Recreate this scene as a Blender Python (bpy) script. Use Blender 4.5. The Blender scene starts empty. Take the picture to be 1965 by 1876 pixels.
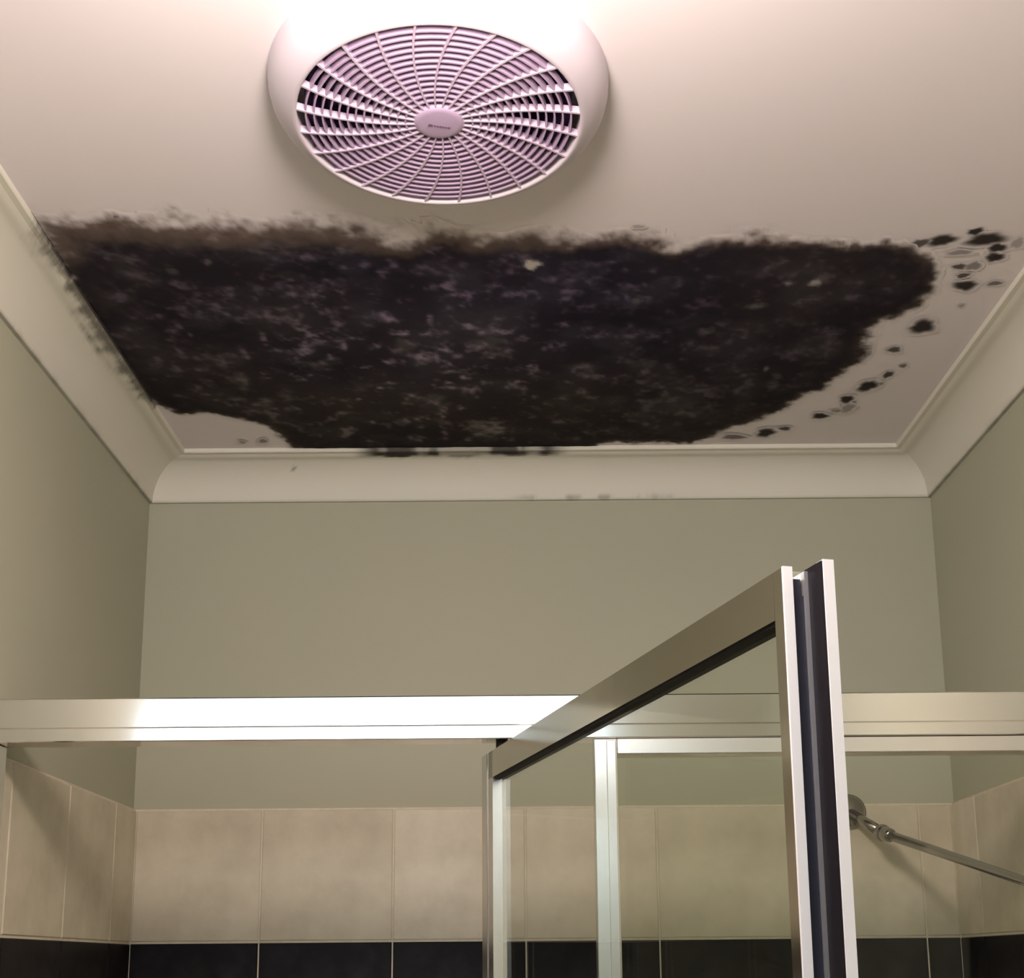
import bpy, bmesh, math
import numpy as np
from mathutils import Vector, Matrix

sc = bpy.context.scene
COL = sc.collection
CAMZ = 1.70                      # the photographer's phone, metres above the floor

# ------------------------------------------------------------------ camera
cam = bpy.data.cameras.new('camera'); cam_o = bpy.data.objects.new('camera', cam); COL.objects.link(cam_o)
pitch, yaw, roll = 0.2082, 0.0003, 0.0080
fw = Vector((math.sin(yaw)*math.cos(pitch), math.cos(yaw)*math.cos(pitch), math.sin(pitch)))
r0 = Vector((math.cos(yaw), -math.sin(yaw), 0)); u0 = r0.cross(fw)
rt = math.cos(roll)*r0 - math.sin(roll)*u0
up = math.cos(roll)*u0 + math.sin(roll)*r0
M4 = Matrix((rt, up, -fw)).transposed().to_4x4(); M4.translation = (0, 0, CAMZ)
cam_o.matrix_world = M4
cam.sensor_width = 36; cam.lens = 36*2540.56/1965
cam.shift_x = -(991-982.5)/1965; cam.shift_y = (1312.65-938)/1965
cam.clip_start = 0.01
sc.camera = cam_o

# ------------------------------------------------------------------ world (overcast daylight outside the added frosted window) and exposure
w = bpy.data.worlds.new('world'); sc.world = w; w.use_nodes = True
w.node_tree.nodes['Background'].inputs[0].default_value = (0.80, 0.90, 1.0, 1)
w.node_tree.nodes['Background'].inputs[1].default_value = 5.0
LAMP_STRENGTH = 101.0
LAMP_COLOR = (1.0, 0.83, 0.77, 1)
sc.view_settings.view_transform = 'Standard'; sc.view_settings.look = 'None'
sc.view_settings.exposure = 0.0; sc.view_settings.gamma = 1.0
sc.view_settings.use_curve_mapping = False
sc.cycles.use_denoising = True
sc.cycles.max_bounces = 6; sc.cycles.diffuse_bounces = 3; sc.cycles.glossy_bounces = 3
sc.cycles.transparent_max_bounces = 12; sc.cycles.transmission_bounces = 2
sc.cycles.use_adaptive_sampling = True; sc.cycles.adaptive_threshold = 0.04
sc.cycles.use_light_tree = False
sc.cycles.sample_clamp_indirect = 6.0

# ------------------------------------------------------------------ measures
XL, XR, YB, YF = -0.5642, 0.6429, 1.9438, -0.60
XO, YN = -1.25, 0.78              # the room is wider in front of the shower: outer left wall, end of the shower's left wall
ZC = CAMZ + 0.7627               # ceiling
ZW = CAMZ + 0.700                # bottom of the cornice
PJ = 0.0681                      # projection of the cornice
ZT, ZB = CAMZ + 0.2248, CAMZ + 0.0345      # top of the tiles, top of the black border
YH = 1.38                        # front face of the shower screen
FAN = Vector((-0.0641, 1.043, CAMZ + 0.7277)); FR = 0.124

# ------------------------------------------------------------------ materials
def mat(name, color=(.8, .8, .8), rough=.5, metal=0., spec=.5, noise=None, bump=None, attr=None, coat=0.):
    m = bpy.data.materials.new(name); m.use_nodes = True
    nt = m.node_tree; b = nt.nodes['Principled BSDF']
    b.inputs['Base Color'].default_value = (*color, 1)
    b.inputs['Roughness'].default_value = rough
    b.inputs['Metallic'].default_value = metal
    b.inputs['Specular IOR Level'].default_value = spec
    b.inputs['Coat Weight'].default_value = coat
    tc = nt.nodes.new('ShaderNodeTexCoord')
    if attr:
        a = nt.nodes.new('ShaderNodeAttribute'); a.attribute_name = attr
        nt.links.new(a.outputs['Color'], b.inputs['Base Color'])
    if noise:                    # (scale, colour 2, detail, low, high)
        n = nt.nodes.new('ShaderNodeTexNoise'); n.inputs['Scale'].default_value = noise[0]
        n.inputs['Detail'].default_value = noise[2]; n.inputs['Roughness'].default_value = .62
        nt.links.new(tc.outputs['Object'], n.inputs['Vector'])
        r = nt.nodes.new('ShaderNodeValToRGB')
        r.color_ramp.elements[0].position = noise[3]; r.color_ramp.elements[0].color = (*color, 1)
        r.color_ramp.elements[1].position = noise[4]; r.color_ramp.elements[1].color = (*noise[1], 1)
        nt.links.new(n.outputs['Fac'], r.inputs['Fac']); nt.links.new(r.outputs['Color'], b.inputs['Base Color'])
    if bump:                     # (scale, strength, distance)
        n2 = nt.nodes.new('ShaderNodeTexNoise'); n2.inputs['Scale'].default_value = bump[0]; n2.inputs['Detail'].default_value = 4
        nt.links.new(tc.outputs['Object'], n2.inputs['Vector'])
        bp = nt.nodes.new('ShaderNodeBump'); bp.inputs['Strength'].default_value = bump[1]; bp.inputs['Distance'].default_value = bump[2]
        nt.links.new(n2.outputs['Fac'], bp.inputs['Height']); nt.links.new(bp.outputs['Normal'], b.inputs['Normal'])
    return m

CEIL_C = (0.83, 0.775, 0.785)
CORN_C = (0.76, 0.74, 0.64)
WALL_C = (0.47, 0.475, 0.36)
M = {}
M['ceiling'] = mat('ceiling_paint', CEIL_C, .75, spec=.2)
M['wall'] = mat('wall_paint', WALL_C, .7, spec=.2, noise=(2.2, (0.495, 0.49, 0.37), 3, .35, .65), bump=(90, .04, .002))
M['cornice'] = mat('cornice_paint', CORN_C, .65, spec=.25, attr='stain')
M['mould'] = mat('mould', (.02, .02, .02), .9, spec=.1, attr='stain')
M['tile'] = mat('beige_tile', (0.59, 0.545, 0.41), .42, spec=.3, noise=(11, (0.74, 0.68, 0.53), 8, .34, .66), bump=(60, .05, .002))
M['tile2'] = mat('beige_tile_light', (0.63, 0.575, 0.44), .42, spec=.3, noise=(13, (0.78, 0.71, 0.565), 8, .34, .66), bump=(60, .05, .002))
M['tile3'] = mat('beige_tile_dark', (0.57, 0.515, 0.385), .42, spec=.3, noise=(10, (0.72, 0.655, 0.505), 8, .34, .66), bump=(60, .05, .002))
M['black_tile'] = mat('black_tile', (0.007, 0.006, 0.007), .45, spec=.15, noise=(22, (0.022, 0.020, 0.022), 6, .45, .75))
M['grout'] = mat('grout', (0.76, 0.69, 0.56), .85, spec=.15, noise=(60, (0.68, 0.60, 0.48), 3, .4, .7))
M['floor'] = mat('floor_tile', (0.60, 0.55, 0.47), .5, noise=(6, (0.66, 0.60, 0.52), 6, .35, .65))
M['plastic'] = mat('fan_plastic', (0.64, 0.58, 0.64), .42, spec=.35)
M['spoke'] = mat('spoke_plastic', (0.60, 0.50, 0.62), .4, spec=.35)
M['grille'] = mat('grille_plastic', (0.50, 0.38, 0.54), .36, spec=.4)
M['duct'] = mat('dark_duct', (0.11, 0.065, 0.20), .6)
M['blade'] = mat('fan_blade', (0.16, 0.10, 0.24), .5)
M['ink'] = mat('logo_ink', (0.20, 0.13, 0.22), .5)
M['chrome'] = mat('polished_aluminium', (0.80, 0.79, 0.78), .13, 1.0, bump=(25, .015, .002))
M['satin'] = mat('satin_aluminium', (0.82, 0.81, 0.80), .26, 1.0)
M['white_al'] = mat('pale_anodised_aluminium', (0.86, 0.84, 0.84), .36, .9)
M['end_white'] = mat('stile_end_white', (0.86, 0.85, 0.86), .4)  # white that carries the brightness of the closing stile's end faces
M['dark_al'] = mat('rail_aluminium', (0.68, 0.65, 0.60), .15, 1.0, bump=(30, .03, .002))
M['rubber'] = mat('dark_rubber', (0.018, 0.019, 0.030), .5, spec=.3)
M['black_rubber'] = mat('black_rubber', (0.006, 0.004, 0.007), .6, spec=.2)
M['pivot'] = mat('black_plastic', (0.010, 0.010, 0.010), .5)
M['steel'] = mat('shower_chrome', (0.36, 0.34, 0.32), .2, 1.0)
M['frame_white'] = mat('white_window_frame', (0.80, 0.80, 0.78), .4)

def glass_mat(name, tint):
    m = bpy.data.materials.new(name); m.use_nodes = True; nt = m.node_tree; nt.nodes.clear()
    o = nt.nodes.new('ShaderNodeOutputMaterial'); mx = nt.nodes.new('ShaderNodeMixShader')
    t = nt.nodes.new('ShaderNodeBsdfTransparent'); g = nt.nodes.new('ShaderNodeBsdfGlossy'); f = nt.nodes.new('ShaderNodeLayerWeight')
    f.inputs['Blend'].default_value = .5
    pw = nt.nodes.new('ShaderNodeMath'); pw.operation = 'POWER'; pw.inputs[1].default_value = 5
    ml = nt.nodes.new('ShaderNodeMath'); ml.operation = 'MULTIPLY_ADD'; ml.inputs[1].default_value = .55; ml.inputs[2].default_value = .02
    nt.links.new(f.outputs['Facing'], pw.inputs[0]); nt.links.new(pw.outputs[0], ml.inputs[0])
    t.inputs['Color'].default_value = (*tint, 1); g.inputs['Roughness'].default_value = .02
    nt.links.new(ml.outputs[0], mx.inputs[0]); nt.links.new(t.outputs[0], mx.inputs[1]); nt.links.new(g.outputs[0], mx.inputs[2])
    nt.links.new(mx.outputs[0], o.inputs['Surface'])
    return m
M['glass'] = glass_mat('clear_glass', (0.968, 0.985, 0.958))

def frosted_mat():
    m = bpy.data.materials.new('frosted_glass'); m.use_nodes = True; nt = m.node_tree; nt.nodes.clear()
    o = nt.nodes.new('ShaderNodeOutputMaterial'); t = nt.nodes.new('ShaderNodeBsdfTranslucent')
    t.inputs['Color'].default_value = (.9, .92, .93, 1)
    nt.links.new(t.outputs[0], o.inputs['Surface'])
    return m
M['frosted'] = frosted_mat()

def lamp_mat():
    m = bpy.data.materials.new('lit_opal_glass'); m.use_nodes = True; nt = m.node_tree; nt.nodes.clear()
    o = nt.nodes.new('ShaderNodeOutputMaterial'); e = nt.nodes.new('ShaderNodeEmission')
    e.inputs['Color'].default_value = LAMP_COLOR; e.inputs['Strength'].default_value = LAMP_STRENGTH
    nt.links.new(e.outputs[0], o.inputs['Surface'])
    return m
M['opal'] = lamp_mat()

# ------------------------------------------------------------------ helpers
def link(name, me, m, parent=None, smooth=False):
    o = bpy.data.objects.new(name, me); COL.objects.link(o)
    if m: 
        if len(me.materials) == 0: me.materials.append(M[m])
    if parent: o.parent = parent
    if smooth:
        for p in me.polygons: p.use_smooth = True
    return o
def pyobj(name, v, f, m, parent=None, smooth=False):
    me = bpy.data.meshes.new(name); me.from_pydata([tuple(map(float, q)) for q in v], [], f); me.update()
    bm = bmesh.new(); bm.from_mesh(me); bmesh.ops.recalc_face_normals(bm, faces=bm.faces); bm.to_mesh(me); bm.free()
    return link(name, me, m, parent, smooth)
def bmobj(name, bm, m, parent=None, smooth=False):
    bmesh.ops.recalc_face_normals(bm, faces=bm.faces)
    me = bpy.data.meshes.new(name); bm.to_mesh(me); bm.free()
    return link(name, me, m, parent, smooth)
def add_box(bm, a, b, bevel=0):
    r = bmesh.ops.create_cube(bm, size=1)
    vs = r['verts']
    for v in vs:
        v.co = Vector([a[i] + (v.co[i] + .5)*(b[i]-a[i]) for i in range(3)])
    if bevel:
        es = list({e for v in vs for e in v.link_edges})
        bmesh.ops.bevel(bm, geom=es, offset=bevel, segments=2, profile=.5, affect='EDGES')
def box(name, a, b, m, parent=None, bevel=0):
    bm = bmesh.new(); add_box(bm, a, b, bevel); return bmobj(name, bm, m, parent)
def boxes(name, lst, m, parent=None, bevel=0):
    bm = bmesh.new()
    for a, b in lst: add_box(bm, a, b, bevel)
    return bmobj(name, bm, m, parent)
def lathe(name, prof, m, parent=None, seg=64, smooth=True, c=(0, 0, 0)):
    v = []; f = []; n = len(prof)
    for i in range(seg):
        a = 2*math.pi*i/seg
        for r, z in prof: v.append((c[0]+r*math.cos(a), c[1]+r*math.sin(a), c[2]+z))
    for i in range(seg):
        j = (i+1) % seg
        for k in range(n-1): f.append((i*n+k, j*n+k, j*n+k+1, i*n+k+1))
    return pyobj(name, v, f, m, parent, smooth)
def tube(name, pts, rads, m, parent=None, seg=16):
    v = []; f = []; P = [Vector(p) for p in pts]
    for i, p in enumerate(P):
        t = (P[min(i+1, len(P)-1)]-P[max(i-1, 0)]).normalized()
        a = t.cross(Vector((0, 0, 1)));  a = a.normalized() if a.length > 1e-4 else Vector((1, 0, 0))
        b = t.cross(a)
        for k in range(seg):
            q = 2*math.pi*k/seg; v.append(p + rads[i]*(math.cos(q)*a + math.sin(q)*b))
    for i in range(len(P)-1):
        for k in range(seg):
            l = (k+1) % seg; f.append((i*seg+k, i*seg+l, (i+1)*seg+l, (i+1)*seg+k))
    f.append(tuple(range(seg))); f.append(tuple((len(P)-1)*seg+k for k in range(seg)))
    return pyobj(name, v, f, m, parent, True)
def prism(name, poly, lo, hi, place, m, parent=None):
    """extrude the polygon poly between lo and hi; place(u, v, w) gives the point"""
    n = len(poly); v = [place(a, b, lo) for a, b in poly] + [place(a, b, hi) for a, b in poly]
    f = [(i, (i+1) % n, n+(i+1) % n, n+i) for i in range(n)] + [tuple(range(n)), tuple(range(n, 2*n))]
    return pyobj(name, v, f, m, parent)
def empty(name, loc=(0, 0, 0)):
    o = bpy.data.objects.new(name, None); COL.objects.link(o); o.location = loc; o.empty_display_size = .05; return o
def tag(o, label, cat, group=None):
    o['label'] = label; o['category'] = cat
    if group: o['group'] = group
    return o
def struct(o, label=None):
    o['kind'] = 'structure'
    if label: o['label'] = label
    return o
def vnoise(x, y, scale, seed):
    """smooth value noise, arrays in, 0..1 out"""
    rng = np.random.RandomState(seed); T = rng.rand(256, 256)
    x = np.asarray(x, float)*scale + 37.3; y = np.asarray(y, float)*scale + 91.7
    xi = np.floor(x).astype(int); yi = np.floor(y).astype(int); fx = x-xi; fy = y-yi
    fx = fx*fx*(3-2*fx); fy = fy*fy*(3-2*fy); a = xi & 255; b = yi & 255; a1 = (a+1) & 255; b1 = (b+1) & 255
    return (T[a, b]*(1-fx)+T[a1, b]*fx)*(1-fy) + (T[a, b1]*(1-fx)+T[a1, b1]*fx)*fy
def fbm(x, y, scale, seed, oct=4, gain=.55):
    s = 0; a = 1; t = 0
    for k in range(oct):
        s = s + a*vnoise(x, y, scale*2**k, seed+k); t += a; a *= gain
    return s/t
def sstep(a, b, x):
    t = np.clip((x-a)/(b-a), 0, 1); return t*t*(3-2*t)
def set_colors(me, rgb):
    at = me.color_attributes.new('stain', 'FLOAT_COLOR', 'POINT')
    buf = np.ones((len(me.vertices), 4), np.float32); buf[:, :3] = rgb
    at.data.foreach_set('color', buf.ravel())

# ================================================================== SETTING
TH = .06
struct(box('floor', (XO-TH, YF-TH, -.05), (XR+TH, YB+TH, 0), 'floor'), 'beige tiled bathroom floor')
wall_back = struct(box('wall_back', (XL, YB, 0), (XR+TH, YB+TH, ZC+.03), 'wall'), 'olive beige painted wall above the tiles at the end of the shower')
wall_left = struct(box('wall_left', (XO-TH, YN, 0), (XL, YB+TH, ZC+.03), 'wall'), 'olive beige painted wall on the left of the shower')
struct(box('wall_side', (XO-TH, YF-TH, 0), (XO, YN, ZC+.03), 'wall'), 'painted outer left wall of the bathroom, beside the photographer')
wall_right = struct(box('wall_right', (XR, YF, 0), (XR+TH, YB, ZC+.03), 'wall'), 'olive beige painted wall on the right of the shower')
WX0, WX1, WZ0, WZ1 = -1.12, .24, CAMZ+.18, CAMZ+.67
wall_front = struct(boxes('wall_front', [((XO, YF-TH, 0), (WX0, YF, ZC+.03)), ((WX1, YF-TH, 0), (XR+TH, YF, ZC+.03)),
      ((WX0, YF-TH, 0), (WX1, YF, WZ0)), ((WX0, YF-TH, WZ1), (WX1, YF, ZC+.03))], 'wall'), 'painted wall with an added frosted window behind the photographer')
win = struct(empty('added_window', ((WX0+WX1)/2, YF-.03, WZ0)), 'added frosted window behind the photographer, unseen, for the header rail reflection')  # unseen window, added for the bright reflection along the header rail
def wloc(p): return (p[0]-(WX0+WX1)/2, p[1]-(YF-.03), p[2]-WZ0)
fw_ = .03
boxes('added_window_frame', [(wloc((WX0, YF-.05, WZ0)), wloc((WX0+fw_, YF-.01, WZ1))), (wloc((WX1-fw_, YF-.05, WZ0)), wloc((WX1, YF-.01, WZ1))),
      (wloc((WX0, YF-.05, WZ0)), wloc((WX1, YF-.01, WZ0+fw_))), (wloc((WX0, YF-.05, WZ1-.012)), wloc((WX1, YF-.01, WZ1)))], 'frame_white', win)
pyobj('pane', [wloc((WX0+.01, YF-.03, WZ0+.01)), wloc((WX1-.01, YF-.03, WZ0+.01)), wloc((WX1-.01, YF-.03, WZ1-.005)), wloc((WX0+.01, YF-.03, WZ1-.005))],
      [(0, 1, 2, 3)], 'frosted', win)

# ceiling, a board with the round opening of the exhaust fan
bm = bmesh.new()
ring = [bm.verts.new((FAN.x+.119*math.cos(2*math.pi*i/72), FAN.y+.119*math.sin(2*math.pi*i/72), ZC)) for i in range(72)]
rect = [bm.verts.new((x, y, ZC)) for x, y in ((XO-TH, YF-TH), (XR+TH, YF-TH), (XR+TH, YB+TH), (XO-TH, YB+TH))]
ed = [bm.edges.new((ring[i], ring[(i+1) % 72])) for i in range(72)] + [bm.edges.new((rect[i], rect[(i+1) % 4])) for i in range(4)]
bmesh.ops.triangle_fill(bm, edges=ed, use_beauty=True)
for f in list(bm.faces):
    c = f.calc_center_median()
    if (c.xy-FAN.xy).length < .1185 and all((v.co.xy-FAN.xy).length < .1195 for v in f.verts): bm.faces.remove(f)
ex = bmesh.ops.extrude_face_region(bm, geom=bm.faces[:])
for v in [g for g in ex['geom'] if isinstance(g, bmesh.types.BMVert)]: v.co.z += .012
ceiling = struct(bmobj('ceiling', bm, 'ceiling'), 'off-white painted ceiling with a round exhaust fan and black mould')

# ------------------------------------------------------------------ the field of mould on the ceiling (ceiling plane coordinates, metres)
OUT= [(-0.4892, 1.2531), (-0.4625, 1.2465), (-0.4259, 1.251), (-0.3788, 1.2576), (-0.3437, 1.2482), (-0.3182, 1.2555), (-0.2866, 1.2609), (-0.232, 1.2617), (-0.1879, 1.2604), (-0.162, 1.2728), (-0.1412, 1.2855), (-0.1285, 1.2982), (-0.1193, 1.2899), (-0.1017, 1.2788), (-0.0735, 1.269), (-0.0519, 1.2795), (-0.0356, 1.2932), (0.0092, 1.2908), (0.0314, 1.2838), (0.0535, 1.278), (0.0707, 1.2917), (0.1207, 1.2872), (0.1495, 1.296), (0.1793, 1.3112), (0.2069, 1.3052), (0.2349, 1.3035), (0.2615, 1.2945), (0.2789, 1.2979), (0.3197, 1.3048), (0.3486, 1.3073), (0.394, 1.308), (0.4025, 1.2976), (0.4269, 1.3042), (0.4442, 1.3151), (0.4616, 1.3349), (0.4761, 1.3632), (0.4858, 1.4044), (0.4804, 1.4477), (0.4628, 1.4732), (0.4467, 1.4836), (0.4386, 1.5064), (0.4476, 1.5486), (0.4523, 1.5929), (0.4379, 1.6313), (0.4238, 1.66), (0.4259, 1.6848), (0.3952, 1.691), (0.3853, 1.7304), (0.3721, 1.757), (0.3597, 1.7695), (0.3269, 1.7968), (0.311, 1.8155), (0.2959, 1.8425), (0.268, 1.8659), (0.1276, 1.8671), (0.1057, 1.8997), (0.0105, 1.9019), (-0.1086, 1.8994), (-0.2269, 1.8927), (-0.3051, 1.8869), (-0.3338, 1.8699), (-0.3406, 1.8415), (-0.3496, 1.8062), (-0.3652, 1.7887), (-0.3979, 1.7657), (-0.4295, 1.7415), (-0.4535, 1.75), (-0.4769, 1.7263), (-0.4933, 1.6744), (-0.488, 1.6099), (-0.4965, 1.5643), (-0.5068, 1.5322), (-0.5098, 1.5041), (-0.5008, 1.451), (-0.498, 1.4132), (-0.4921, 1.3656), (-0.4912, 1.3206), (-0.4899, 1.2887)]
SPOTS= [(0.4648, 1.3027, 0.0153, 0.0116, 1), (0.4431, 1.3077, 0.0097, 0.0085, 0.8), (0.495, 1.2854, 0.0084, 0.0072, 1), (0.5116, 1.3013, 0.0204, 0.0137, 1), (0.5301, 1.3186, 0.0097, 0.0097, 0.9), (0.5342, 1.3382, 0.0105, 0.01, 0.9), (0.5484, 1.3092, 0.0068, 0.0107, 0.45), (0.5014, 1.3579, 0.0076, 0.0068, 0.8), (0.5169, 1.357, 0.0082, 0.0102, 0.6), (0.5119, 1.3776, 0.0077, 0.0058, 0.8), (0.5218, 1.4002, 0.0133, 0.012, 1), (0.5545, 1.3959, 0.009, 0.0048, 0.7), (0.5334, 1.4485, 0.0031, 0.0038, 0.5), (0.5024, 1.5006, 0.0161, 0.0177, 0.95), (0.485, 1.5623, 0.008, 0.0088, 0.8), (0.5096, 1.6092, 0.0048, 0.0062, 0.7), (0.4971, 1.6355, 0.0063, 0.0112, 0.85), (0.4792, 1.6708, 0.0128, 0.0182, 1), (0.4954, 1.6629, 0.0035, 0.0049, 0.6), (0.4611, 1.7127, 0.0102, 0.0121, 0.9), (0.4699, 1.7427, 0.0096, 0.0143, 0.5), (0.4369, 1.7691, 0.0112, 0.011, 0.9), (0.4558, 1.7514, 0.0074, 0.0054, 0.6), (0.3704, 1.8283, 0.0146, 0.0156, 0.95), (0.3951, 1.8133, 0.0084, 0.0077, 0.8), (0.4912, 1.3266, 0.0138, 0.0055, 0.55), (0.3253, 1.8431, 0.017, 0.0099, 0.7), (-0.3721, 1.8448, 0.0069, 0.008, 0.6), (-0.4036, 1.8482, 0.0054, 0.006, 0.5), (-0.4114, 1.2423, 0.0032, 0.0019, 0.6), (0.1331, 1.269, 0.0066, 0.004, 0.4)]
PALE= [(0.0209, 1.345, 0.0104, 0.0101, 1.0), (0.347, 1.3903, 0.009, 0.0095, 0.55), (0.3157, 1.3922, 0.0042, 0.0048, 0.3), (-0.398, 1.506, 0.0038, 0.0069, 0.4), (-0.3815, 1.3535, 0.0064, 0.0102, 0.22), (-0.3362, 1.334, 0.0046, 0.0066, 0.16), (-0.3654, 1.6439, 0.018, 0.0258, 0.1), (-0.0296, 1.5404, 0.0236, 0.0257, 0.16), (-0.0428, 1.8084, 0.0379, 0.0383, 0.2), (-0.1349, 1.5457, 0.0158, 0.0259, 0.2), (0.2064, 1.727, 0.062, 0.0423, 0.1), (0.2878, 1.4446, 0.0161, 0.0102, 0.16), (0.2343, 1.5057, 0.0142, 0.011, 0.09), (0.3311, 1.6137, 0.0041, 0.0078, 0.25), (-0.158, 1.7797, 0.0134, 0.0149, 0.22), (-0.2043, 1.6632, 0.0182, 0.023, 0.14), (-0.372, 1.5784, 0.0347, 0.0269, 0.06), (0.1473, 1.4297, 0.0086, 0.01, 0.1), (0.1654, 1.5954, 0.0217, 0.0137, 0.09), (0.1223, 1.4231, 0.0055, 0.0074, 0.1), (-0.254, 1.5956, 0.0202, 0.0183, 0.08), (-0.1115, 1.695, 0.0186, 0.017, 0.14), (-0.249, 1.3635, 0.0176, 0.0115, 0.06), (0.0845, 1.6016, 0.0122, 0.0107, 0.1), (0.2223, 1.676, 0.0142, 0.0117, 0.07), (-0.184, 1.3144, 0.017, 0.0108, 0.08)]
W= [(-0.1379, 1.5825, 0.1746, 0.2134, 1)]

OUTP = np.array(OUT)
for i_, (ax_, ay_) in enumerate(OUTP):           # on the left the growth runs over the lip of the cornice
    if ax_ < -.40 and 1.27 < ay_ < 1.80: OUTP[i_, 0] -= .022 if 1.42 < ay_ < 1.66 else .012
def sdist(x, y):
    """signed distance to the outline, positive inside"""
    x = np.asarray(x, float); y = np.asarray(y, float)
    d = np.full(x.shape, 1e9); ins = np.zeros(x.shape, bool); n = len(OUTP)
    for i in range(n):
        ax, ay = OUTP[i]; bx, by = OUTP[(i+1) % n]; ex, ey = bx-ax, by-ay
        t = np.clip(((x-ax)*ex+(y-ay)*ey)/(ex*ex+ey*ey), 0, 1)
        d = np.minimum(d, np.hypot(x-ax-t*ex, y-ay-t*ey))
        c = ((ay > y) != (by > y)) & (x < (bx-ax)*(y-ay)/(by-ay+1e-12)+ax); ins ^= c
    return np.where(ins, d, -d)
def mould_density(x, y):
    sd = sdist(x, y)
    front = sstep(1.36, 1.28, y)                     # the edge towards the fan is frayed and brownish
    rgt = sstep(.2, .4, x)
    n1 = fbm(x, y, 32, 11, 4)-.5; n2 = fbm(x, y, 120, 17, 3)-.5
    s = sd + n1*(.026+.022*front) + n2*(.010+.016*front)
    wd = .007 + .012*front*(1-.6*rgt)
    return sstep(-wd, wd, s), s, front
def mould_color(x, y, base):
    dens, s, front = mould_density(x, y)
    (wx, wy, wa, wb, _), = W
    reg = np.exp(-(((x-wx)/(wa*1.1))**2 + ((y-wy)/(wb*1.0))**2))
    edge = sstep(.0, .05, s)
    f1 = fbm(x, y, 20, 31, 4); f2 = fbm(x, y, 62, 41, 3, .6); f3 = fbm(x, y, 9, 51, 3); f4 = fbm(x, y, 150, 61, 2)
    fl = f2*.62 + f1*.23 + f4*.15
    lum = .014 + .020*f3 + edge*(.014*sstep(.40, .70, f1) + (.026+.075*reg)*sstep(.50, .70, fl) + (.03+.15*reg)*sstep(.60, .76, fl) + .025*reg*f3)
    cen = np.exp(-(((x-.02)/.22)**2 + ((y-1.40)/.16)**2)); low = sstep(1.55, 1.80, y)
    tint = np.stack([1.0+.25*(f2-.5)+.06*low, .83+.14*(f1-.5)+.05*low, 1.06-.35*(f3-.5)+.26*cen-.20*low], -1)
    rgb = lum[..., None]*tint
    for px, py, ra, rb, v in PALE:
        q = np.hypot((x-px)/ra, (y-py)/rb) + 1.5*(fbm(x, y, 80, int(1000*abs(px))+3, 3)-.5)
        k = sstep(1.15, .30, q)*v*.80*(.45+.8*sstep(.4, .65, f2))
        if v > .5: k = sstep(1.15, .45, q)*v
        k = np.minimum(k, 1)
        rgb = rgb + k[..., None]*(np.array([.58, .54, .50])-rgb)
    halo = np.array([.150, .112, .098])
    # pale ceiling -> brown fringe -> black
    fr = (.016+.044*front*sstep(.20, -.05, x)+.016*front)
    k2 = sstep(.15*fr, fr, s)
    body = halo*(1-k2[..., None])*(.45+.55*front[..., None]) + rgb*k2[..., None]
    col = np.array(base)*(1-dens[..., None]) + body*dens[..., None]
    return col, dens

def mould_patch():
    xs = np.arange(-.505, .53, .0026); ys = np.arange(1.215, YB-PJ+.0005, .0042)
    X, Y = np.meshgrid(xs, ys, indexing='ij')
    X = np.clip(X, XL+PJ+.0004, XR-PJ-.0004)
    col, dens = mould_color(X, Y, CEIL_C)
    Zr = ZC - .0004 - .0014*dens*(.4+.9*fbm(X, Y, 60, 71, 3))
    nx, ny = X.shape; idx = -np.ones((nx, ny), int); v = []; cols = []; f = []
    keep = dens > .02
    for i in range(nx-1):
        for j in range(ny-1):
            if keep[i, j] or keep[i+1, j] or keep[i, j+1] or keep[i+1, j+1]:
                q = []
                for a, b in ((i, j), (i, j+1), (i+1, j+1), (i+1, j)):
                    if idx[a, b] < 0:
                        idx[a, b] = len(v); v.append((X[a, b], Y[a, b], Zr[a, b])); cols.append(col[a, b])
                    q.append(int(idx[a, b]))
                f.append(tuple(q))
    me = bpy.data.meshes.new('mould_patch'); me.from_pydata([tuple(map(float, p)) for p in v], [], f); me.update()
    set_colors(me, np.array(cols))
    return link('mould_patch', me, 'mould', None, True)
tag(mould_patch(), 'large black mould patch spreading over the ceiling between the fan and the cornice', 'mould')

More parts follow.
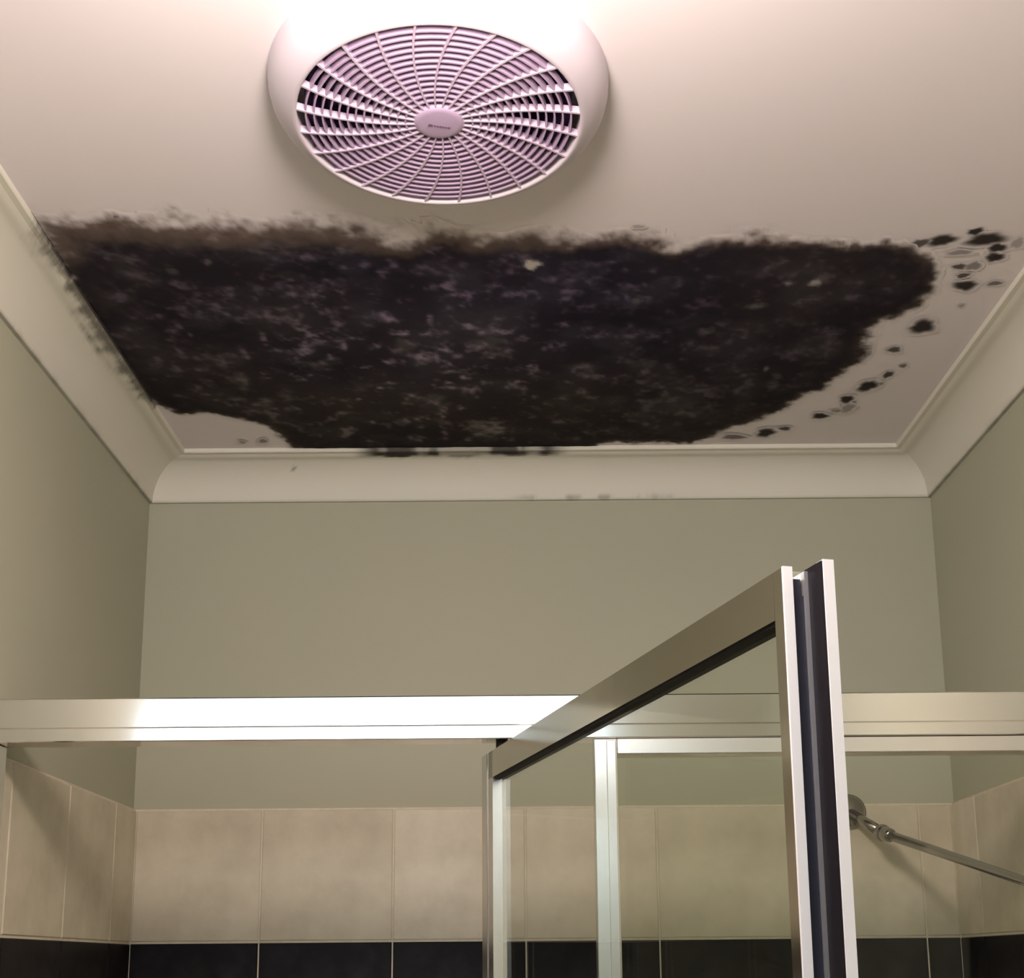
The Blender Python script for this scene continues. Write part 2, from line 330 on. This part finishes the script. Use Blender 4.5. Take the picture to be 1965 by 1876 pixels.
def spot_wobble(k, a):
    ph = np.random.RandomState(100+k).rand(4)*6.28
    return 1 + .10*np.sin(2*a+ph[0]) + .10*np.sin(3*a+ph[1]) + .07*np.sin(5*a+ph[2]) + .04*np.sin(8*a+ph[3])
def spot_field(x, y):
    f = np.zeros(np.shape(x))
    for k, (cx, cy, ra, rb, v) in enumerate(SPOTS):
        u, w_ = (x-cx)/ra, (y-cy)/rb
        q = np.hypot(u, w_)/(1.36*spot_wobble(k, np.arctan2(w_, u)))
        f = np.maximum(f, sstep(1.0, .45, q)*min(1, v*1.12))
    return f
def mould_spot(k, cx, cy, ra, rb, v):
    ns, nr = 32, 7; V = [(cx, cy)]; F = []
    for r in range(1, nr+1):
        for i in range(ns):
            a = 2*math.pi*i/ns; R = r/nr*1.36*float(spot_wobble(k, np.array(a)))
            px = cx + R*ra*math.cos(a); py = cy + R*rb*math.sin(a)
            V.append((min(max(px, XL+PJ+.0005), XR-PJ-.0005), min(py, YB-PJ-.0005)))
    for i in range(ns):
        j = (i+1) % ns; F.append((0, 1+j, 1+i))
        for r in range(nr-1): F.append((1+r*ns+i, 1+r*ns+j, 1+(r+1)*ns+j, 1+(r+1)*ns+i))
    P = np.array(V); z = ZC-.0006-.00004*k
    me = bpy.data.meshes.new('mould_spot'); me.from_pydata([(float(x), float(y), z) for x, y in V], [], F); me.update()
    base, _ = mould_color(P[:, 0], P[:, 1], CEIL_C)
    fac = spot_field(P[:, 0], P[:, 1])[:, None]*.97
    set_colors(me, base*(1-fac) + np.array([.022, .015, .012])*fac)
    return link('mould_spot', me, 'mould', None, True)
SPOT_LABELS = [
 'long dark mould spot between the big patch and the cluster by the right cornice',
 'brownish mould spot touching the right tip of the big mould patch',
 'dark mould spot at the top of the cluster by the right cornice',
 'largest black mould spot of the cluster by the right cornice',
 'mould spot at the right end of the largest spot in the right cornice cluster',
 'mould spot just below the cluster near the right cornice',
 'faint brown mould spot touching the right cornice at the frame edge',
 'small dark mould spot beside a faint brown one, near the right cornice',
 'faint brown mould spot beside a small dark one, near the right cornice',
 'thin dark mould spot directly above the dark oval spot near the right cornice',
 'dark oval mould spot under three smaller ones near the right cornice',
 'thin mould streak closest to the lip of the right cornice',
 'tiny lone mould speck below the dark oval spot near the right cornice',
 'largest lone round mould spot on bare ceiling, midway down the right side',
 'small mould spot just below the largest lone spot',
 'tiny mould speck at the right of the trail, below the largest lone spot',
 'small mould spot right above the darkest blot of the trail',
 'darkest blot of the mould trail towards the right rear corner',
 'tiny mould speck at the right side of the darkest trail blot',
 'dark mould spot with a faint brown one under it, in the trail',
 'faint brown mould spot under a dark one, in the trail',
 'dark oval mould spot in the trail, closest to the rear right corner',
 'thin faint mould streak joining two spots of the trail',
 'dark oval mould spot by the rear cornice where the trail ends',
 'small thin mould spot right beside the last oval by the rear cornice',
 'faint brown mould streak running towards the cluster by the right cornice',
 'brown mould streak along the rear right edge of the big patch',
 'mould speck by the rear cornice, closest to the left end of the patch',
 'tiny mould speck by the rear cornice, nearer the left rear corner',
 'tiny mould speck above the front left edge of the big mould patch',
 'faint mould speck in front of the big patch, right of the fan']
for k, sp_ in enumerate(SPOTS):
    tag(mould_spot(k, *sp_), SPOT_LABELS[k], 'mould', 'mould spots round the big patch')

# ------------------------------------------------------------------ coved cornice, one length on each wall
prof = [(0.0, .0), (.0050, .0), (.0062, .0035)]
for i in range(1, 12):
    a = math.pi/2*i/12
    prof.append((.0062+(.0600-.0062)*(1-math.cos(a)), .0035+(.0560-.0035)*math.sin(a)))
prof = prof[:-1] + [(.0520,.0534),(.0560, .0549), (.0590,.0558)]
prof += [(.0602, .0562), (PJ-.0012, .0562), (PJ, .0574), (PJ, .0628)]
def cornice(name, place, n, s0, s1, stain):
    """place(d, s) -> x, y with d from the wall; ends mitred: s0(d)..s1(d)"""
    np_ = len(prof); V = []
    for i in range(n+1):
        t = i/n
        for d, z in prof:
            s = s0(d)+(s1(d)-s0(d))*t; x, y = place(d, s); V.append((x, y, ZW+z))
    F = [(i*np_+k, (i+1)*np_+k, (i+1)*np_+k+1, i*np_+k+1) for i in range(n) for k in range(np_-1)]
    o = pyobj(name, V, F, None, None, False); me = o.data; me.materials.append(M['cornice'])
    P = np.array(V); set_colors(me, stain(P)); struct(o)
    at = me.attributes.new('sharp_face', 'BOOLEAN', 'FACE') if 'sharp_face' not in me.attributes else me.attributes['sharp_face']
    for i, p in enumerate(me.polygons):
        k = i % (np_-1); p.use_smooth = 2 <= k <= 14
    return o
def stain_back(P):
    x, y, z = P.T; h = z-ZW
    base = np.tile(np.array(CORN_C), (len(P), 1))
    zone = sstep(-.250, -.205, x)*sstep(.090, .045, x)
    n = fbm(x, h*.5, 26, 5, 4); n2 = fbm(x, h, 30, 8, 4)
    dd = YB-y
    dl = zone*sstep(.0475, .0545, dd+.018*(n2-.5))*(.62+.38*sstep(.30, .50, n))*(dd < PJ-.0005)
    dl = np.where(dd >= PJ-.0015, zone*(.42+.5*sstep(.35, .6, n)), dl)
    wide = sstep(-.02, .05, x)*sstep(.28, .20, x)
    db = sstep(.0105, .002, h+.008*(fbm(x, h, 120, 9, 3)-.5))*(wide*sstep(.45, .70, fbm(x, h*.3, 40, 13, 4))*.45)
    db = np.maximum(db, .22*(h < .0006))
    dot = sstep(1.2, .5, np.hypot((x+.338)/.004, (h-.045)/.004))*.55
    d = np.clip(np.maximum.reduce([dl, db, dot]), 0, 1)[:, None]
    return base*(1-d)+np.array([.030, .024, .020])*d
def stain_side(P):
    x, y, z = P.T; h = z-ZW
    base = np.tile(np.array(CORN_C), (len(P), 1))
    dens, s, front = mould_density(x+.003, y)
    d = dens*np.where(h > .0570, .95, .75*sstep(.0515, .0558, h+.006*(fbm(y, h, 60, 23, 3)-.5)))*(x < 0)
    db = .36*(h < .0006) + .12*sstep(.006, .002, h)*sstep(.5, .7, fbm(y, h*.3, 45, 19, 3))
    d = np.clip(np.maximum(d, db), 0, 1)[:, None]
    return base*(1-d)+np.array([.022, .017, .015])*d
o = cornice('trim_1', lambda d, s: (s, YB-d), 420, lambda d: XL+d, lambda d: XR-d, stain_back); o['label'] = 'coved cornice along the back wall, mould along its lip'
o = cornice('trim_2', lambda d, s: (XL+d, s), 420, lambda d: YB-d, lambda d: YN-d, stain_side); o['label'] = 'coved cornice along the left wall, mould over its lip'
o = cornice('trim_3', lambda d, s: (XR-d, s), 300, lambda d: YF+d, lambda d: YB-d, stain_side); o['label'] = 'clean coved cornice along the right wall'
o = cornice('trim_4', lambda d, s: (s, YF+d), 20, lambda d: XR-d, lambda d: XO+d, lambda P: np.tile(np.array(CORN_C), (len(P), 1))); o['label'] = 'coved cornice along the wall behind the photographer'

plain = lambda P: np.tile(np.array(CORN_C), (len(P), 1))
o = cornice('trim_5', lambda d, s: (s, YN-d), 10, lambda d: XL+d, lambda d: XO+d, plain); o['label'] = 'coved cornice round the end of the shower wall'
o = cornice('trim_6', lambda d, s: (XO+d, s), 20, lambda d: YN-d, lambda d: YF+d, plain); o['label'] = 'coved cornice along the outer left wall'

# ------------------------------------------------------------------ wall tiles: a beige course, a black border course, beige below
PT = .1923; G = .0022; TT = .0055
rows = [(ZB+.001, ZT, 0), (ZB-.072, ZB-.001, 1), (ZB-.072-.192, ZB-.074, 0)]
def tile_mesh(wd, ht):
    bm = bmesh.new(); add_box(bm, (0, -TT, 0), (wd, 0, ht))
    es = [e for e in bm.edges if all(abs(v.co.y+TT) < 1e-6 for v in e.verts)]
    bmesh.ops.bevel(bm, geom=es, offset=.0012, segments=1, affect='EDGES')
    bmesh.ops.recalc_face_normals(bm, faces=bm.faces)
    me = bpy.data.meshes.new('tile'); bm.to_mesh(me); bm.free(); return me
cache = {}; rngT = np.random.RandomState(4)
def tiles(wall, cuts, xf):
    """cuts along the wall; xf(s) -> matrix that puts a tile's lower left corner at s"""
    for z0, z1, black in rows:
        for a, b in zip(cuts[:-1], cuts[1:]):
            wd, ht = round(b-a-G, 4), round(z1-z0-.0012, 4)
            mk = 'black_tile' if black else ('tile', 'tile2', 'tile3')[rngT.randint(3)]
            key = (wd, ht, mk)
            if key not in cache: cache[key] = tile_mesh(wd, ht); cache[key].materials.append(M[mk])
            o = bpy.data.objects.new('tile', cache[key]); COL.objects.link(o)
            o.matrix_world = xf(a+G/2, z0); o.parent = wall
gz0 = rows[-1][0]
cutsB = [XL+.0058] + [-.373+PT*k for k in range(6)] + [XR-.0058]
tiles(wall_back, cutsB, lambda s, z: Matrix.Translation((s, YB-.0003, z)))
box('grout', (XL, YB-.0042, gz0), (XR, YB, ZT+.0016), 'grout', wall_back)
cutsS = [YB-.1031-PT*k for k in range(0, 13)]
cl = [YB-.0004] + cutsS[:6]; cl = cl[::-1]
tiles(wall_left, cl, lambda s, z: Matrix.Translation((XL+.0003, s, z)) @ Matrix.Rotation(math.pi/2, 4, 'Z'))
box('grout', (XL, cl[0], gz0), (XL+.0042, YB, ZT+.0016), 'grout', wall_left)
cr = [-c for c in cl][::-1]
tiles(wall_right, cr, lambda s, z: Matrix.Translation((XR-.0003, -s, z)) @ Matrix.Rotation(-math.pi/2, 4, 'Z'))
box('grout', (XR-.0042, cl[0], gz0), (XR, YB, ZT+.0016), 'grout', wall_right)

# ================================================================== EXHAUST FAN
fan = tag(empty('exhaust_fan', FAN), 'round white exhaust fan with swirling spoked grille on the ceiling', 'fan')
H = ZC-FAN.z
hp = [(.1245, .0115), (.1245, .0005), (.1262, -.0006), (.1290, .0004), (.1365, .0050), (.1430, .0110), (.1478, .0190), (.1500, .0275), (.1506, H)]
lathe('housing', hp, 'plastic', fan, 96)
RH = .0225
for k in range(13):
    r = RH + (FR-RH)*(k+1)/14.0
    lathe('ring', [(r-.0008, .0006), (r+.0008, .0006), (r+.0010, .0070), (r-.0010, .0070), (r-.0008, .0006)], 'grille', fan, 84, smooth=False)
def spoke_mesh():
    V = []; F = []; n = 14
    for i in range(n+1):
        t = i/n; r = RH-.003 + (FR+.0008-RH+.003)*t
        a = -math.radians(17)*(1-r/FR)
        c = Vector((r*math.cos(a), r*math.sin(a))); r2 = r+.001; a2 = -math.radians(17)*(1-r2/FR)
        tn = (Vector((r2*math.cos(a2), r2*math.sin(a2)))-c).normalized(); nn = Vector((-tn.y, tn.x))
        hw = .0007+.0003*t
        for s, z in ((-1, .0001), (1, .0001), (1, .0068), (-1, .0068)): V.append((c.x+s*hw*nn.x, c.y+s*hw*nn.y, z))
    for i in range(n):
        for k in range(4): F.append((i*4+k, i*4+(k+1) % 4, (i+1)*4+(k+1) % 4, (i+1)*4+k))
    F += [(0, 1, 2, 3), (n*4+3, n*4+2, n*4+1, n*4)]
    o = pyobj('spoke', V, F, 'spoke', fan); return o
sp = spoke_mesh(); sp.rotation_euler.z = math.radians(-5.5)
for k in range(1, 24):
    o = sp.copy(); COL.objects.link(o); o.parent = fan; o.rotation_euler.z = math.radians(-5.5+15*k)
hub = lathe('hub', [(.0001, -.0016), (.0170, -.0014), (.0205, -.0008), (.0228, .0012), (.0232, .0090), (.0001, .0090)], 'grille', fan, 48)
# worn lettering across the hub: a row of tiny dark strokes
lb = bmesh.new()
for i, (wd, ht) in enumerate(((.0030, .0036), (.0018, .0026), (.0018, .0026), (.0019, .0024), (.0020, .0026), (.0019, .0026), (.0018, .0024), (.0022, .0028))):
    x0 = -.0098+i*.0025
    add_box(lb, (x0, -ht/2, -.0019), (x0+wd*.92, ht/2, -.0014))
lg = bmobj('logo_mark', lb, 'ink', hub); lg.location = (.0, .002, 0); lg.rotation_euler.z = math.radians(14); lg['label'] = 'small dark worn lettering on the hub'
lathe('duct', [(.1180, .009), (.1180, H+.10), (.0001, H+.10)], 'duct', fan, 64)
lathe('motor', [(.0001, H-.005), (.034, H-.004), (.038, H+.004), (.038, H+.09)], 'duct', fan, 40)
def blade_mesh():
    V = []; n = 8
    for i in range(n+1):
        t = i/n; r = .034+.078*t
        for a, z in ((-.25-.12*t, H+.010), (.30+.10*t, H+.040)): V.append((r*math.cos(a), r*math.sin(a), z))
    for i in range(n+1):
        x, y, z = V[2*i]; x2, y2, z2 = V[2*i+1]; V.append((x, y, z+.002)); V.append((x2, y2, z2+.002))
    F = []; m = 2*(n+1)
    for i in range(n):
        F += [(2*i, 2*i+1, 2*i+3, 2*i+2), (m+2*i, m+2*i+2, m+2*i+3, m+2*i+1), (2*i, 2*i+2, m+2*i+2, m+2*i), (2*i+1, m+2*i+1, m+2*i+3, 2*i+3)]
    F += [(0, m, m+1, 1), (2*n, 2*n+1, m+2*n+1, m+2*n)]
    return pyobj('blade', V, F, 'blade', fan)
b0 = blade_mesh()
for k in range(1, 6):
    o = b0.copy(); COL.objects.link(o); o.parent = fan; o.rotation_euler.z = 2*math.pi*k/6

# ================================================================== CEILING LAMP (just above the top of the frame)
LP = Vector((-.05, .575, ZC))
lamp = tag(empty('ceiling_lamp', LP), 'round white globe bulb in a ceiling batten holder beside the exhaust fan', 'lamp')
lathe('batten_holder', [(.0001, 0), (.046, 0), (.048, -.004), (.045, -.014), (.026, -.022), (.023, -.096), (.0205, -.098)], 'frame_white', lamp, 48)
gl = [(.0200, -.096)] + [(.073*math.sin(a), -.168+.073*math.cos(a)) for a in [math.pi*(.10+.90*i/10) for i in range(10)]] + [(.0001, -.241)]
lathe('bulb', gl, 'opal', lamp, 20)

# ================================================================== SHOWER SCREEN (fixed side)
scr = tag(empty('shower_screen', (.08, YH, 0)), 'fixed shower screen with long aluminium header rail across the shower', 'shower screen')
O = Vector((.08, YH, 0))
def S(x, y, z): return (x-O.x, y-O.y, z-O.z)
zz = lambda v: CAMZ+v
# header rail: profile in (y, z), run along x
hb, ht = zz(.2332), zz(.2800)
hpoly = [(YH+.0010, hb), (YH, hb+.0010), (YH, zz(.2456)), (YH+.0045, zz(.2458)), (YH+.0045, zz(.2484)), (YH, zz(.2486)), (YH, ht-.0012), (YH+.0012, ht),
         (YH+.034, ht), (YH+.035, ht-.001), (YH+.035, hb+.001), (YH+.034, hb)]
hr = prism('header_rail', hpoly, XL+.0008, XR-.0008, lambda a, b, c: S(c, a, b), 'chrome', scr); hr['label'] = 'bright aluminium header rail with a groove along it'
FX0, FX1 = .0815, .1062
t0_, t1_ = zz(.2158), zz(.2322)
box('top_rail', S(FX1, YH+.0004, t0_), S(XR-.006, YH+.030, t1_), 'satin', scr, .0008)
st = box('stile', S(FX0, YH+.0002, .02), S(FX1, YH+.030, t1_), 'satin', scr, .0012)
box('stile_bead', S(FX0+.013, YH-.0016, .03), S(FX1-.0015, YH+.001, t1_-.002), 'satin', scr, .0008)
for a, b in ((XL+.0058, XL+.0140), (XR-.0235, XR-.0058)):
    box('wall_jamb', S(a, YH+.002, .02), S(b, YH+.033, hb-.0003), 'satin', scr, .001)
box('sill', S(XL+.002, YH-.01, 0), S(XR-.002, YH+.045, .0205), 'satin', scr, .002)
box('glass_pane', S(FX1-.004, YH+.013, .022), S(XR-.022, YH+.018, t0_+.006), 'glass', scr)

# ================================================================== SHOWER DOOR (pivot door, swung open towards the room)
A = Vector((-.0385, 1.4548)); D = Vector((.2627, -.9649)); N = Vector((.9649, .2627))
door = tag(empty('shower_door', (A.x, A.y, 0)), 'glass pivot shower door with aluminium frame, standing open towards the camera', 'shower door')
def L(s, t, z): return (s*D.x+t*N.x, s*D.y+t*N.y, z)
def dprism(name, poly, z0, z1, m, parent=door): return prism(name, poly, z0, z1, lambda a, b, c: L(a, b, c), m, parent)
dt, db = zz(.2252), .034
rl = zz(.1962)
# top and bottom rails, run along the door
def rail(name, z0, z1, m):
    poly = [(0, z0), (.0148, z0), (.0148, z1), (0, z1)]
    return prism(name, poly, 0.030, .7268, lambda a, b, c: L(c, a, b), m, door)
rail('top_rail', rl, dt, 'dark_al')
rail('bottom_rail', db, db+.03, 'dark_al')
dprism('rail_shade_strip', [(.050, .0016), (.7265, .0016), (.7265, .0140), (.050, .0140)], rl-.0022, rl+.0001, 'black_rubber')  # black strip: the shaded underside of the top rail put into the colour
dprism('hinge_stile', [(0, 0), (.0215, 0), (.0215, .0022), (.0285, .0022), (.0285, 0), (.048, 0), (.048, .0148), (0, .0148)], db, dt, 'satin')
dprism('glass_pane', [(.044, .0052), (.7300, .0052), (.7300, .0097), (.044, .0097)], db+.012, rl+.006, 'glass')
# closing stile: a channel with a long right flange
dprism('closing_stile', [(.7270, 0), (.7384, 0), (.7384, .0055), (.7330, .0055), (.7330, .0162), (.7500, .0162), (.7500, .0226), (.7270, .0226)], db, dt, 'dark_al')
o = dprism('bright_end_face', [(.7385, -.0002), (.7405, -.0002), (.7405, .0058), (.7385, .0055)], db, dt+.0004, 'end_white'); o['label'] = 'white end face, its brightness put into the colour'  # end face split off from the stile, its brightness put into the white
o = dprism('stop_flange', [(.7501, .0162), (.7585, .0162), (.7585, .0228), (.7501, .0226)], db, dt+.0004, 'end_white'); o['label'] = 'white stop flange'
dprism('seal_strip', [(.7331, .0056), (.7392, .0056), (.7392, .0128), (.7331, .0128)], db, dt-.0165, 'rubber')
dprism('channel_rib', [(.7331, .0129), (.7412, .0129), (.7412, .0152), (.7331, .0152)], db, dt-.002, 'white_al')
dprism('magnet_seal', [(.7331, .0153), (.7574, .0153), (.7574, .0161), (.7331, .0161)], db, dt-.0003, 'black_rubber')
cap = dprism('end_block', [(.7331, .0062), (.7372, .0062), (.7372, .0122), (.7331, .0122)], dt-.0165, dt-.006, 'rubber'); cap['label'] = 'small grey screw block at the top of the closing stile'
o = tube('pivot_pin', [L(.060, .0074, dt-.001), L(.060, .0074, dt+.0077)], [.0065, .0065], 'pivot', door); o['label'] = 'black pivot under the header rail'
o = tube('pivot_pin', [L(.060, .0074, .0207), L(.060, .0074, db+.001)], [.0065, .0065], 'pivot', door)

# ================================================================== SHOWER ARM on the back wall
F0 = Vector((.4850, YB-.006, zz(.2145)))
arm = tag(empty('shower_fitting', F0), 'slim chrome shower arm with ball joint reaching from the back wall behind the glass', 'shower arm')
def Q(p): return tuple(Vector(p)-F0)
J = Vector((.5130, 1.862, zz(.1760))); E1 = Vector((.5682, 1.50, zz(.0868))); E2 = J+(E1-J)*1.10
tube('flange', [Q(F0), Q(F0+Vector((0, -.004, 0))), Q(F0+Vector((0, -.009, 0))), Q(F0+Vector((0, -.013, 0)))], [.0255, .0255, .0195, .011], 'steel', arm, 32)
d1 = (J-F0).normalized()
tube('stub_pipe', [Q(F0+Vector((0, -.004, -.001))), Q(J-d1*.006)], [.0075, .0075], 'steel', arm)
bs = bmesh.new(); bmesh.ops.create_uvsphere(bs, u_segments=24, v_segments=14, radius=.0125, matrix=Matrix.Translation(Q(J)))
bmobj('ball_joint', bs, 'steel', arm, True)
d2 = (E1-J).normalized()
tube('collar', [Q(J+d2*.004), Q(J+d2*.010), Q(J+d2*.024), Q(J+d2*.030)], [.0095, .0108, .0098, .0072], 'steel', arm, 20)
tube('pipe', [Q(J+d2*.02), Q(J+(E1-J)*.5), Q(E1), Q(E2)], [.0070, .0062, .0056, .0055], 'steel', arm)
